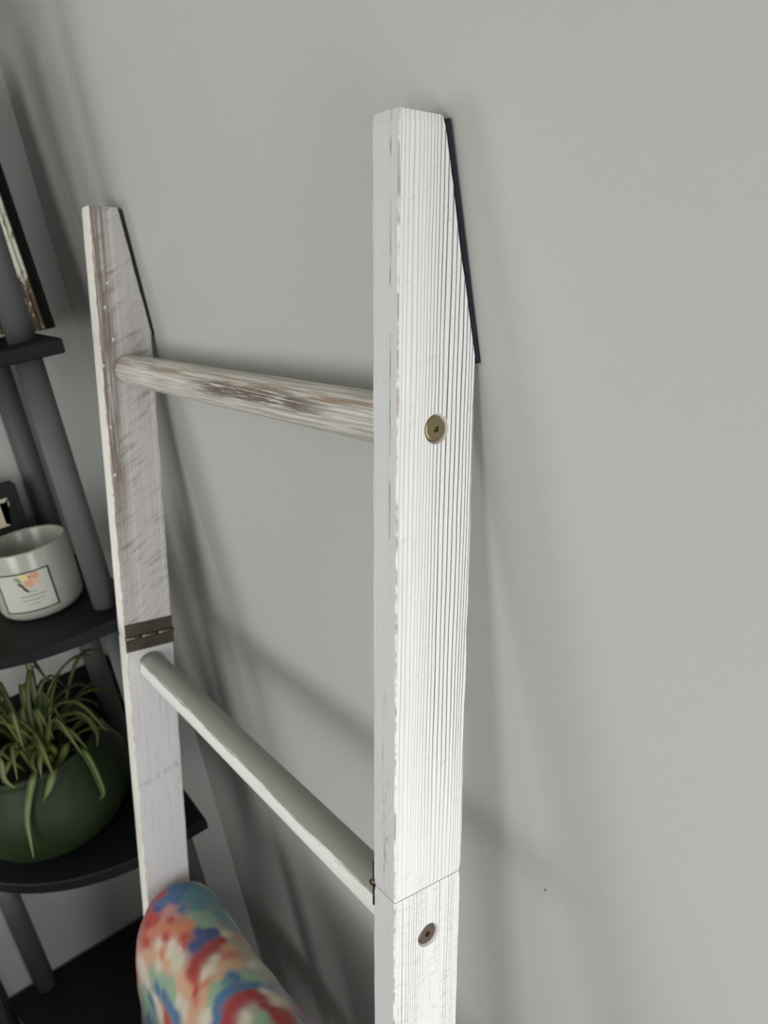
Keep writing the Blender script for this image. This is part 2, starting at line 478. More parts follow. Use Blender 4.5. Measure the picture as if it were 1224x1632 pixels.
# rungs
def rung_mat(i):
    n = NT('distressed_rung_%d' % i, 0.62, 0.25)
    # angle round the dowel, 0 = facing the room, + = upwards
    ny = n.m('SUBTRACT', n.y, RUNGS[i][1]); nz = n.m('ADD', n.z, RUNGS[i][0])
    ang = n.m('ARCTAN2', nz, n.m('MULTIPLY', ny, -1.0))
    v = n.vec(n.m('MULTIPLY', n.x, 6.0), n.m('MULTIPLY', ang, 3.6), float(i))
    st = n.noise(v, 1.6, 5, 0.68, 0.3)
    fine = n.noise(n.vec(n.m('MULTIPLY', n.x, 16), n.m('MULTIPLY', ang, 14), float(i)), 1.0, 4, 0.6)
    paint = n.mix(fine, lin(190, 186, 178), lin(216, 213, 206))
    if i == 0:
        grey = n.mix(fine, lin(156, 151, 144), lin(184, 180, 173))
        tan = n.mix(fine, lin(120, 102, 82), lin(170, 148, 124))
        col = n.mix(n.step(st, 0.44, 0.56), paint, grey)
        band = n.m('SUBTRACT', 1.0, n.step(n.m('ABSOLUTE', n.m('ADD', n.m('SUBTRACT', ang, 0.62), n.m('MULTIPLY', n.m('SUBTRACT', fine, .5), .9))), 0.05, 0.22))
        col = n.mix(n.m('MULTIPLY', n.m('MULTIPLY', band, n.step(st, 0.40, 0.52)), 0.8), col, tan)
        px = n.m('SUBTRACT', 1.0, n.step(n.m('ABSOLUTE', n.m('SUBTRACT', n.x, 0.35)), 0.06, 0.17))
        pa = n.m('SUBTRACT', 1.0, n.step(n.m('ABSOLUTE', n.m('SUBTRACT', ang, 0.15)), 0.15, 0.60))
        col = n.mix(n.m('MULTIPLY', n.m('MULTIPLY', px, pa), n.step(n.noise(v, 3.2, 5, 0.72), 0.40, 0.50)), col, lin(100, 90, 80))
    else:
        grey = n.mix(fine, lin(132, 131, 125), lin(158, 157, 151))
        lim = n.m('ADD', ang, n.m('MULTIPLY', n.m('SUBTRACT', n.noise(v, 2.6, 5, 0.7), 0.5), 1.1))
        chalk = n.mix(fine, lin(216, 216, 212), lin(236, 236, 233))
        col = n.mix(n.m('SUBTRACT', 1.0, n.step(lim, 0.42, 0.56)), grey, chalk)
        col = n.mix(n.m('MULTIPLY', n.step(fine, 0.60, 0.72), 0.35), col, lin(140, 138, 133))
    n.color(col); n.bump(st, 0.2, 0.0008)
    return n.mat
for i, (s, d) in enumerate(RUNGS):
    bm = bmesh.new()
    tube(bm, (0.0002, d, -s), (RW - RT - 0.0002, d, -s), 0.0176, 48, segs=40)
    for v in bm.verts:
        c = Vector((v.co.x, d, -s)); r = v.co - c
        v.co = c + r * (1 + 0.03 * mnoise.noise(Vector((v.co.x * 9 + i * 5, r.y * 90, r.z * 90))))
    o = mesh_obj('rung', bm, rung_mat(min(i, 1) if i < 2 else 1) if i < 2 else bpy.data.materials['distressed_rung_1'], ladder)
    o['label'] = ['round rung worn to brown wood', 'round rung grey above and chalky white below', 'round rung under the blanket', 'lowest round rung'][i]

# hinges on the inner faces of both rails
HINGE = mat_metal('dark_bronze_hinge', lin(78, 72, 64), lin(98, 92, 82), 0.5)
PINM = mat_metal('hinge_pin_edge', lin(112, 102, 84), lin(132, 122, 100), 0.4)
def hinge(x0, sg):
    h = empty('hinge'); h.parent = ladder
    h['label'] = 'dark metal butt hinge'
    t = 0.0016
    xa, xb = sorted((x0, x0 + sg * t))
    box_obj('upper_leaf', (xa, xb, 0.0002, RD - 0.0002, -SEAM + 0.0018, -SEAM + 0.0186), HINGE, h)
    box_obj('lower_leaf', (xa, xb, 0.0002, RD + 0.0008, -SEAM - 0.0186, -SEAM - 0.0018), HINGE, h)
    for k in range(3):
        y0 = -0.0006 + (RD + 0.002) * k / 3; y1 = -0.0006 + (RD + 0.002) * (k + 1) / 3 - 0.0006
        bm = bmesh.new(); tube(bm, (x0 + sg * 0.0026, y0, -SEAM), (x0 + sg * 0.0026, y1, -SEAM), 0.0024, 20)
        mesh_obj('knuckle', bm, PINM, h)
hinge(0.0, 1); hinge(RW - RT, -1)

# felt pads on the sloping cuts
PADM = plain('dark_felt', lin(46, 50, 55), 0.95, 0.1, var=0.3, vscale=200)
def pad(u0, u1):
    bm = bmesh.new()
    dx = Vector((0, math.sin(PL), -math.cos(PL)))     # down along the cut
    nn = Vector((0, math.cos(PL), math.sin(PL)))
    top = Vector((0, RD - CUT * math.tan(PL), 0))
    a = top + dx * 0.002; b = top + dx * (CUT / math.cos(PL) + 0.004)
    t = 0.0030
    vs = []
    for u in (u0, u1):
        for p in (a, b):
            for k in (0.0001, t): vs.append(bm.verts.new(Vector((u, 0, 0)) + p + nn * k))
    for q in ((0, 1, 3, 2), (4, 6, 7, 5), (0, 4, 5, 1), (2, 3, 7, 6), (0, 2, 6, 4), (1, 5, 7, 3)): bm.faces.new([vs[i] for i in q])
    o = mesh_obj('felt_pad', bm, PADM, ladder); o['label'] = 'dark felt pad against the wall'
    return o
pad(-RT + 0.001, -0.0005)
pr_ = pad(RW - RT + 0.001, RW + 0.0006)
bm = bmesh.new()
pts = [Vector((RW, RD + 0.0008 + 0.0045 * math.sin(t * 2.6) , -CUT + 0.002 + 0.0055 * math.cos(t * 2.9) - 0.002)) + Vector((0.0002 + 0.001 * t, 0, 0)) for t in [k / 10 for k in range(11)]]
for a, b in zip(pts, pts[1:]): tube(bm, a, b, 0.00010, 6)
mesh_obj('loose_thread', bm, PADM, pr_)

# ------------------------------------------------------------------ corner shelf unit
shelf_unit = empty('corner_shelf_unit', (XL, 0, 0))
tag(shelf_unit, 'black quarter-round corner shelf unit with round grey-black posts behind the ladder', 'shelf unit')
BLK = plain('black_satin_paint', lin(18, 21, 22), 0.55, 0.2, var=0.15, vscale=12)
POSTM = plain('charcoal_post_paint', lin(90, 92, 92), 0.55, 0.25, var=0.1, vscale=12)
Z1, ZG = 1.3374, 0.3566
SZ = [Z1 + ZG, Z1, Z1 - ZG, Z1 - 2 * ZG, Z1 - 3 * ZG]
def shelf_outline():
    pts = [(-0.322, -0.088), (-0.031, -0.099), (-0.030, -0.17)]
    cx, cy, a, b = -0.322, -0.17, 0.292, 0.262
    for k in range(1, 25):
        t = math.pi / 2 * k / 24
        pts.append((cx + a * math.cos(t), cy - b * math.sin(t)))
    return pts
def shelf_mesh():
    bm = bmesh.new()
    ol = shelf_outline()
    lo = [bm.verts.new((x - XL, y, -0.018)) for x, y in ol]; hi = [bm.verts.new((x - XL, y, 0)) for x, y in ol]
    n = len(ol)
    bm.faces.new(hi); bm.faces.new(lo[::-1])
    for i in range(n): bm.faces.new((lo[i], lo[(i + 1) % n], hi[(i + 1) % n], hi[i]))
    bmesh.ops.recalc_face_normals(bm, faces=bm.faces)
    ed = [e for e in bm.edges if abs(e.verts[0].co.z - e.verts[1].co.z) < 1e-6]
    bmesh.ops.bevel(bm, geom=ed, offset=0.0018, segments=1, affect='EDGES')
    me = bpy.data.meshes.new('shelf'); bm.to_mesh(me); bm.free(); me.materials.append(BLK)
    return me
sm = shelf_mesh()
for z in SZ:
    o = link('shelf', sm, shelf_unit); o.location = (0, 0, z)
posts = [(-0.085, -0.131), (-0.302, -0.130), (-0.302, -0.372)]
for (x, y) in posts:
    zt = [z for z in SZ] + [Z0]
    for a, b in zip(zt, zt[1:]):
        bm = bmesh.new(); tube(bm, (x - XL, y, a - 0.0181), (x - XL, y, b + 0.0001), 0.0165, 28)
        mesh_obj('post', bm, POSTM, shelf_unit)

# ------------------------------------------------------------------ mostly unseen black cabinet beside the shelf unit
cab = empty('side_cabinet', (0.02, -0.70, Z0))
tag(cab, 'mostly unseen black cabinet standing beside the corner shelf at the lower left', 'cabinet')
CABM = plain('black_cabinet_paint', lin(20, 21, 22), 0.5, 0.3, var=0.1, vscale=10)
cw, cd, chh = 0.18, 0.285, 0.74  # mostly out of view; height chosen to block window light from lower left wall
box_obj('body', (-cw, cw, -cd, cd - 0.004, 0.04, chh - 0.02), CABM, cab, 0.002)
box_obj('top', (-cw - 0.004, cw + 0.004, -cd - 0.004, cd, chh - 0.0199, chh), CABM, cab, 0.003)
for x in (-cw + 0.03, cw - 0.03):
    for y in (-cd + 0.03, cd - 0.03): box_obj('foot', (x - 0.02, x + 0.02, y - 0.02, y + 0.02, 0, 0.0399), CABM, cab)
for k in (0, 1):
    d_ = box_obj('door', (cw, cw + 0.014, -cd + 0.006 + k * 0.28, -cd + 0.282 + k * 0.278, 0.06, chh - 0.035), CABM, cab, 0.002)
    bm = bmesh.new(); tube(bm, (cw + 0.0141, -0.02 + k * 0.04, 0.45), (cw + 0.03, -0.02 + k * 0.04, 0.45), 0.008, 16)
    mesh_obj('knob', bm, POSTM, d_)

# ------------------------------------------------------------------ candle
ZC = SZ[2]
cx, cy = -0.165, -0.1925
candle = empty('jar_candle', (cx, cy, ZC))
tag(candle, 'white frosted jar candle with a black-bordered fruit label on the middle shelf', 'candle')
jar = NT('frosted_white_glass', 0.22, 0.5)
jar.color(lin(160, 160, 151)); jar.b.inputs['Subsurface Weight'].default_value = 0.15
jar.b.inputs['Subsurface Radius'].default_value = (0.01, 0.01, 0.01)
JR, JH = 0.0555, 0.0985
bm = bmesh.new()
prof = [(0.0, 0.0002), (JR - 0.015, 0.0002), (JR - 0.008, 0.0022), (JR - 0.003, 0.007), (JR - 0.0006, 0.013), (JR, 0.0165), (JR, JH - 0.003), (JR - 0.0008, JH - 0.0008), (JR - 0.002, JH), (JR - 0.0036, JH - 0.0008), (JR - 0.0045, JH - 0.003), (JR - 0.0045, 0.012), (JR - 0.009, 0.008), (0.0, 0.008)]
lathe(bm, prof, 0, 0, 64)
mesh_obj('jar', bm, jar.mat, candle, True)
bm = bmesh.new(); lathe(bm, [(0, 0.0085), (JR - 0.0052, 0.0125), (JR - 0.0048, 0.042), (JR - 0.0058, 0.0435), (0.0, 0.043)], 0, 0, 48)
mesh_obj('wax', bm, plain('cream_wax', lin(214, 208, 192), 0.5), candle, True)
bm = bmesh.new(); tube(bm, (0, 0, 0.043), (0.001, 0.0005, 0.052), 0.0009, 8); mesh_obj('wick', bm, plain('burnt_wick', lin(40, 36, 32), 0.9), candle)
A0 = math.atan2(-0.144 - 0.0, 1.14)      # towards the viewer's side of the room
def patch(a0, a1, z0, z1, r, t=0.0003, n=18):
    bm = bmesh.new(); V = []
    for k in range(n + 1):
        a = a0 + (a1 - a0) * k / n
        V.append([bm.verts.new((rr * math.cos(a), rr * math.sin(a), z)) for rr in (r, r + t) for z in (z0, z1)])
    for A, B in zip(V, V[1:]):
        for i, j in ((0, 1), (1, 3), (3, 2), (2, 0)): bm.faces.new((A[i], A[j], B[j], B[i]))
    bm.faces.new((V[0][0], V[0][1], V[0][3], V[0][2])); bm.faces.new((V[-1][0], V[-1][2], V[-1][3], V[-1][1]))
    return bm
# in plan the image-right side of the jar is +angle
LA0, LA1, LZ0, LZ1 = A0 - 0.95, A0 + 0.34, 0.0168, 0.073
lab = mesh_obj('label', patch(LA0, LA1, LZ0, LZ1, JR + 0.0001), plain('cream_label_paper', lin(180, 179, 171), 0.5), candle, False)
lab['label'] = 'cream paper label with peach fruit print'
BORD = plain('label_black_border', lin(40, 42, 38), 0.5)
bw = 0.0018; ba = bw / JR
for q in ((LA0, LA1, LZ1 - bw, LZ1), (LA0, LA1, LZ0, LZ0 + bw)): mesh_obj('label_border', patch(*q, JR + 0.00035, 0.0002), BORD, lab)
for q in ((LA1 - ba * 1.3, LA1, LZ0, LZ1), (LA0, LA0 + ba * 1.3, LZ0, LZ1)): mesh_obj('label_border', patch(*q, JR + 0.00035, 0.0002, 4), BORD, lab)
def blob(a, z, ra, rz, col, nm, tilt=0.0):
    bm = bmesh.new(); n = 20; r = JR + 0.0006; vs = []
    for i in range(n):
        t = 2 * math.pi * i / n; p = ra * math.cos(t); q = rz * math.sin(t)
        P = p * math.cos(tilt) - q * math.sin(tilt); Q = p * math.sin(tilt) + q * math.cos(tilt)
        aa = a + P / JR; vs.append(bm.verts.new((r * math.cos(aa), r * math.sin(aa), z + Q)))
    c = bm.verts.new((r * math.cos(a), r * math.sin(a), z))
    for i in range(n): bm.faces.new((c, vs[i], vs[(i + 1) % n]))
    mesh_obj(nm, bm, plain('print_%s_%d' % (nm, int(a * 100 + z * 1e4)), col, 0.6, var=0.2, vscale=400), lab)
blob(A0 - 0.02, 0.066, 0.0058, 0.0052, lin(204, 150, 118), 'printed_peach')
blob(A0 - 0.17, 0.057, 0.0062, 0.0056, lin(206, 152, 120), 'printed_peach')
blob(A0 - 0.02, 0.057, 0.0050, 0.0048, lin(206, 176, 160), 'printed_peach')
blob(A0 - 0.25, 0.066, 0.0060, 0.0048, lin(212, 196, 140), 'printed_peach')
blob(A0 - 0.40, 0.064, 0.0052, 0.0024, lin(128, 140, 96), 'printed_leaf', -0.7)
blob(A0 - 0.36, 0.056, 0.0056, 0.0022, lin(72, 86, 56), 'printed_leaf', -0.9)
blob(A0 - 0.29, 0.049, 0.0050, 0.0020, lin(58, 70, 48), 'printed_leaf', -0.9)
blob(A0 - 0.14, 0.0655, 0.0014, 0.0014, lin(128, 66, 44), 'printed_berry')
TXT = plain('label_grey_print', lin(122, 120, 110), 0.6)
rr = random.Random(3)
for z, a0, a1, h in ((0.0445, -0.24, -0.06, 0.0016), (0.0385, -0.46, 0.10, 0.0018), (0.0330, -0.44, 0.06, 0.0016), (0.0270, -0.30, -0.08, 0.0012)):
    bm = bmesh.new(); a = a0
    r = JR + 0.0006
    while a < a1:
        w = rr.uniform(0.012, 0.035)
        vs = [bm.verts.new((r * math.cos(A0 + q), r * math.sin(A0 + q), zz)) for q, zz in ((a, z), (a + w, z), (a + w, z + h), (a, z + h))]
        bm.faces.new(vs); a += w + rr.uniform(0.008, 0.018)
    mesh_obj('printed_text_line', bm, TXT, lab)

# ------------------------------------------------------------------ block sign
sgn = empty('box_sign', (-0.275, -0.24, ZC))
tag(sgn, 'black box sign with cream slab-serif letter T behind the candle', 'sign')
SB = plain('sign_black', lin(24, 26, 26), 0.6); SC = plain('sign_cream', lin(205, 198, 172), 0.7, var=0.12, vscale=120)
sx = 0.015
box_obj('block', (-0.015, sx, -0.075, 0.075, 0.0002, 0.154), SB, sgn, 0.0012)
box_obj('rim', (sx, sx + 0.003, -0.075, 0.075, 0.147, 0.154), SB, sgn); box_obj('rim', (sx, sx + 0.003, 0.068, 0.075, 0.0885, 0.147), SB, sgn)
box_obj('cream_panel', (sx, sx + 0.0024, -0.073, 0.066, 0.010, 0.086), SC, sgn)
bm = bmesh.new()
h, w = 0.040, 0.033
T = [(-.5, 1), (.5, 1), (.5, .70), (.43, .70), (.36, .86), (.13, .88), (.13, .10), (.30, .10), (.30, 0), (-.30, 0), (-.30, .10), (-.13, .10), (-.13, .88), (-.36, .86), (-.43, .70), (-.5, .70)]
f0 = [bm.verts.new((sx + 0.0003, a * w, b * h)) for a, b in T]; f1 = [bm.verts.new((sx + 0.002, a * w, b * h)) for a, b in T]
bm.faces.new(f1); bm.faces.new(f0[::-1])
for i in range(len(T)): bm.faces.new((f0[i], f0[(i + 1) % len(T)], f1[(i + 1) % len(T)], f1[i]))
bmesh.ops.triangulate(bm, faces=[f for f in bm.faces if len(f.verts) > 4])
o = mesh_obj('letter', bm, SC, sgn); o.location = (0, 0.0425, 0.0975)
bm = bmesh.new()
for q in ((0.044, 0.048, 0.072, 0.078), (0.030, 0.036, 0.060, 0.080)): bx(bm, sx + 0.0024, sx + 0.003, *q)
mesh_obj('printed_mark', bm, SB, sgn)

# ------------------------------------------------------------------ chippy frame on the shelf above
ZF = SZ[1]
frm = empty('picture_frame', (-0.165, -0.194, ZF + 0.0022))
frm.rotation_euler = (0, math.radians(-8), 0)
tag(frm, 'chipped white and brown ornate picture frame leaning on the upper shelf', 'picture frame')
fm = NT('chipped_frame_paint', 0.7, 0.2)
ch = fm.noise(fm.scl(140, 140, 60), 1, 5, 0.7, 0.4)
lowd = fm.m('MULTIPLY', fm.m('SUBTRACT', 1.0, fm.step(fm.z, 0.03, 0.10)), 0.22)
chip = fm.step(fm.m('ADD', ch, lowd), 0.58, 0.66)
fm.color(fm.mix(chip, fm.mix(fm.noise(fm.obj, 90, 3), lin(188, 186, 168), lin(214, 212, 198)), lin(92, 76, 62)))
fm.bump(ch, 0.6, 0.002)
FH, FW = 0.30, 0.22
def stile(name, along, L, pos, flip):
    """moulded stile with a scalloped inner edge; local profile swept along its length"""
    bm = bmesh.new(); N = 60; rings = []
    for k in range(N + 1):
        t = k / N
        sc = 0.0022 * math.sin(t * L * 420) + 0.0016 * mnoise.noise(Vector((t * 40, along, 2)))
        w = 0.0215 + sc
        e = 1.0 if 0 < k < N else 0.75
        prof = [(0, 0), (0, 0.009), (0.002, 0.012 * e), (0.005, 0.0095 * e), (0.008, 0.0125 * e), (0.011, 0.0105 * e), (w - 0.002, 0.013 * e), (w, 0.007), (w, 0)]
        ring = []
        for a, dpt in prof:
            if along == 0: ring.append(bm.verts.new((dpt, pos + (-a if flip else a), t * L)))
            else: ring.append(bm.verts.new((dpt, -FW / 2 + 0.0195 + t * (FW - 0.039), pos + (-a if flip else a))))
        rings.append(ring)
    for A, B in zip(rings, rings[1:]):
        for i in range(len(A)):
            j = (i + 1) % len(A); bm.faces.new((A[i], A[j], B[j], B[i]))
    bm.faces.new(rings[0]); bm.faces.new(rings[-1][::-1])
    return mesh_obj(name, bm, fm.mat, frm)
stile('stile', 0, FH, FW / 2, True); stile('stile', 0, FH, -FW / 2, False)
stile('frame_rail', 1, FW, 0.0, False); stile('frame_rail', 1, FW, FH, True)
box_obj('shade_backing', (-0.012, -0.0005, -FW / 2 - 0.004, FW / 2 + 0.015, 0.0005, FH + 0.012), plain('shade_backing_black', lin(26, 25, 24), 0.85, 0.15), frm)  # black sheet widened past the right stile to add the frame's shadow band

# ------------------------------------------------------------------ black panel added for the pot's shade on the left wall
shade_pnl = tag(box_obj('shade_panel', (-0.3265, -0.3205, -0.425, -0.095, SZ[3] + 0.0003, 0.792), plain('shade_panel_black', lin(20, 23, 21), 0.7, 0.2, var=0.2, vscale=20), None, 0.001),
          'black panel added as the shade behind the spider plant on the left wall', 'shade panel')

# ------------------------------------------------------------------ spider plant
ZP = SZ[3]
px, py = -0.186, -0.268
plant = empty('potted_spider_plant', (px, py, ZP))
tag(plant, 'spider plant with arching green leaves in a round green glazed pot', 'potted plant')
pm = NT('green_glaze', 0.5, 0.22)
g = pm.noise(pm.obj, 14, 4)
pm.color(pm.mix(g, lin(25, 34, 19), lin(38, 48, 25)))
bm = bmesh.new()
prof = [(0, 0.0003), (0.062, 0.0003), (0.070, 0.003), (0.094, 0.022), (0.112, 0.045), (0.121, 0.070), (0.119, 0.096), (0.110, 0.120), (0.099, 0.140), (0.096, 0.148), (0.097, 0.154), (0.094, 0.157), (0.089, 0.155), (0.088, 0.146), (0.100, 0.120), (0.105, 0.095), (0.0, 0.095)]
lathe(bm, prof, 0, 0, 72)
mesh_obj('pot', bm, pm.mat, plant, True)
bm = bmesh.new(); lathe(bm, [(0.094, 0.118), (0.099, 0.122), (0.06, 0.128), (0.0, 0.131)], 0, 0, 32)
for v in bm.verts: v.co.z += 0.004 * mnoise.noise(v.co * 60)
mesh_obj('soil', bm, plain('dark_potting_soil', lin(26, 22, 18), 0.95, var=0.5, vscale=160), plant)
def leaf_mat():
    n = NT('spider_leaf', 0.45, 0.35)
    at = n.t.nodes.new('ShaderNodeAttribute'); at.attribute_name = 'across'
    f = n.m('ABSOLUTE', at.outputs['Fac'])
    mid = n.m('SUBTRACT', 1.0, n.step(f, 0.30, 0.55))
    c = n.mix(n.noise(n.obj, 40, 2), lin(46, 60, 26), lin(70, 84, 37))
    n.color(n.mix(n.m('MULTIPLY', mid, 0.75), c, lin(112, 118, 66)))
    n.b.inputs['Subsurface Weight'].default_value = 0.0
    return n.mat
LEAF = leaf_mat()
def leaf(P, w):
    """P: control points (pot-local); swept ribbon with a V fold and taper"""
    P = [Vector(p) for p in P]
    def cr(a, b, c, d, t):
        return 0.5 * ((2 * b) + (c - a) * t + (2 * a - 5 * b + 4 * c - d) * t * t + (3 * b - a - 3 * c + d) * t ** 3)
    Q = [P[0] * 2 - P[1]] + P + [P[-1] * 2 - P[-2]]
    C = []
    for i in range(1, len(Q) - 2):
        for k in range(6): C.append(cr(Q[i - 1], Q[i], Q[i + 1], Q[i + 2], k / 6))
    C.append(P[-1])
    bm = bmesh.new(); rows = []
    out = Vector((P[-1].x - P[0].x, P[-1].y - P[0].y, 0))
    if out.length < 1e-4: out = Vector((1, 0, 0))
    sd = out.normalized().cross(Vector((0, 0, 1)))
    for i, c in enumerate(C):
        t = i / (len(C) - 1)
        tg = (C[min(i + 1, len(C) - 1)] - C[max(i - 1, 0)]).normalized()
        s = (sd - tg * sd.dot(tg)).normalized(); nn = s.cross(tg)
        ww = w * (0.55 + 0.45 * min(1, t * 5)) * (1 - max(0, (t - 0.45) / 0.55) ** 2.0 * 0.93)
        rows.append([bm.verts.new(c + s * ww * q + nn * (abs(q) * ww * 0.45)) for q in (-1, -0.5, 0, 0.5, 1)])
    lay = []
    for A, B in zip(rows, rows[1:]):
        for i in range(4): bm.faces.new((A[i], A[i + 1], B[i + 1], B[i]))
    me = bpy.data.meshes.new('leaf'); bm.to_mesh(me); bm.free()
    at = me.attributes.new('across', 'FLOAT', 'POINT')
    for i in range(len(me.vertices)): at.data[i].value = (-1, -0.5, 0, 0.5, 1)[i % 5]
    for p in me.polygons: p.use_smooth = True
    me.materials.append(LEAF)
    o = link('leaf', me, plant)
    md = o.modifiers.new('thick', 'SOLIDIFY'); md.thickness = 0.0006
    return o
LEAVES = []
LEAVES += [
    ([(0.0126, 0.0045, 0.1270), (0.0360, 0.0129, 0.1355), (0.0195, 0.0275, 0.1756), (0.0073, 0.0470, 0.2147), (-0.0037, 0.0684, 0.2398), (-0.0140, 0.0916, 0.2488)], 0.0045),
    ([(-0.0014, 0.0027, 0.1270), (-0.0040, 0.0078, 0.1301), (-0.0227, 0.0163, 0.1608), (-0.0365, 0.0348, 0.2011), (-0.0490, 0.0496, 0.2179)], 0.0060),
    ([(0.0056, 0.0103, 0.1270), (0.0160, 0.0293, 0.1395), (0.0061, 0.0524, 0.1738), (-0.0012, 0.0753, 0.1901), (-0.0078, 0.1045, 0.1985), (-0.0140, 0.1391, 0.1960)], 0.0045),
    ([(0.0126, 0.0012, 0.1270), (0.0360, 0.0033, 0.1653), (0.0360, 0.0282, 0.2125), (0.0360, 0.0498, 0.2135), (0.0360, 0.0756, 0.2060), (0.0360, 0.0932, 0.1900), (0.0360, 0.0964, 0.1783)], 0.0040),
    ([(0.0126, 0.0054, 0.1270), (0.0360, 0.0155, 0.1472), (0.0503, 0.0309, 0.1988), (0.0609, 0.0469, 0.2057), (0.0705, 0.0625, 0.2049), (0.0794, 0.0720, 0.1912), (0.0879, 0.0750, 0.1734), (0.0960, 0.0690, 0.1586)], 0.0060),
    ([(0.0161, 0.0086, 0.1270), (0.0460, 0.0246, 0.1416), (0.0636, 0.0450, 0.1511), (0.0887, 0.0512, 0.1544), (0.0985, 0.0546, 0.1273), (0.1115, 0.0546, 0.1009), (0.1150, 0.0515, 0.0939), (0.1200, 0.0442, 0.0929)], 0.0050),
    ([(0.0161, 0.0096, 0.1270), (0.0460, 0.0274, 0.1510), (0.0646, 0.0076, 0.1598), (0.0843, -0.0069, 0.1624), (0.1007, -0.0203, 0.1590), (0.1042, -0.0348, 0.1334), (0.1132, -0.0451, 0.1119), (0.1238, -0.0505, 0.0893), (0.1340, -0.0550, 0.0693)], 0.0050),
    ([(0.0196, 0.0129, 0.1270), (0.0560, 0.0369, 0.1617), (0.0751, 0.0223, 0.1514), (0.1023, 0.0056, 0.1544), (0.1081, -0.0100, 0.1357), (0.1140, -0.0200, 0.1298)], 0.0060),
    ([(0.0161, 0.0050, 0.1270), (0.0460, 0.0142, 0.1368), (0.0592, 0.0035, 0.1787), (0.0690, -0.0062, 0.2073), (0.0778, -0.0211, 0.2346), (0.0860, -0.0378, 0.2600)], 0.0060),
    ([(0.0091, 0.0084, 0.1270), (0.0260, 0.0241, 0.1311), (0.0293, 0.0081, 0.1754), (0.0317, -0.0066, 0.2139), (0.0339, -0.0260, 0.2341), (0.0360, -0.0451, 0.2396)], 0.0060),
    ([(0.0161, 0.0044, 0.1270), (0.0460, 0.0125, 0.1456), (0.0612, -0.0022, 0.1756), (0.0724, -0.0136, 0.1967), (0.0825, -0.0261, 0.2115), (0.0920, -0.0378, 0.2163), (0.1010, -0.0498, 0.2092)], 0.0050),
    ([(0.0231, 0.0004, 0.1270), (0.0660, 0.0012, 0.1825), (0.0785, -0.0191, 0.1970), (0.0878, -0.0328, 0.1937), (0.0962, -0.0456, 0.1866), (0.1040, -0.0549, 0.1775)], 0.0050),
    ([(0.0336, -0.0179, 0.1270), (0.0960, -0.0511, 0.2292), (0.1042, -0.0477, 0.2056), (0.1104, -0.0513, 0.1881), (0.1159, -0.0481, 0.1770), (0.1210, -0.0429, 0.1717)], 0.0035),
    ([(0.0021, 0.0176, 0.1270), (0.0060, 0.0503, 0.1446), (-0.0023, 0.0907, 0.1472), (0.0335, 0.0970, 0.1545), (0.0320, 0.1010, 0.1402)], 0.0030),
    ([(0.0126, 0.0131, 0.1270), (0.0360, 0.0375, 0.1453), (0.0492, 0.0619, 0.1634), (0.0590, 0.0847, 0.1630), (0.0678, 0.0997, 0.1534), (0.0760, 0.1136, 0.1319)], 0.0035),
    ([(0.0126, 0.0076, 0.1270), (0.0360, 0.0218, 0.1323), (0.0318, 0.0400, 0.1560), (0.0288, 0.0585, 0.1627), (0.0260, 0.0712, 0.1653)], 0.0045),
    ([(0.0161, 0.0056, 0.1270), (0.0460, 0.0161, 0.1577), (0.0641, 0.0003, 0.1778), (0.0776, -0.0086, 0.1788), (0.0897, -0.0143, 0.1752), (0.1010, -0.0136, 0.1676)], 0.0050),
    ([(-0.0084, -0.0001, 0.1270), (-0.0240, -0.0002, 0.1356), (-0.0384, 0.0038, 0.1792), (-0.0490, 0.0161, 0.1965)], 0.0070),
    ([(0.0091, 0.0065, 0.1270), (0.0260, 0.0187, 0.1343), (0.0302, 0.0476, 0.1585), (0.0332, 0.0671, 0.1711), (0.0360, 0.0769, 0.1692)], 0.0040),
    ([(0.0196, 0.0070, 0.1270), (0.0560, 0.0200, 0.1499), (0.0725, 0.0153, 0.1777), (0.0847, 0.0054, 0.1837), (0.0957, -0.0047, 0.1759), (0.1060, -0.0107, 0.1592)], 0.0045),
]
lr = random.Random(11)
for k in range(26):
    a = lr.uniform(0, 2 * math.pi); r0 = lr.uniform(0.005, 0.04); rc = lr.uniform(0.05, 0.12); hh = lr.uniform(0.05, 0.13)
    ca, sa = math.cos(a), math.sin(a)
    rr_ = rc
    # keep clear of the wall on the far side
    if ca < -0.2: rr_ = min(rr_, 0.07)
    LEAVES.append(([(r0 * ca, r0 * sa, 0.128), (r0 * ca + rr_ * .35 * ca, r0 * sa + rr_ * .35 * sa, 0.128 + hh * .75), (rr_ * ca, rr_ * sa, 0.128 + hh), (rr_ * 1.35 * ca, rr_ * 1.35 * sa, 0.128 + hh * 0.62)], lr.uniform(0.0035, 0.0055)))
for P, w in LEAVES: leaf(P, w)

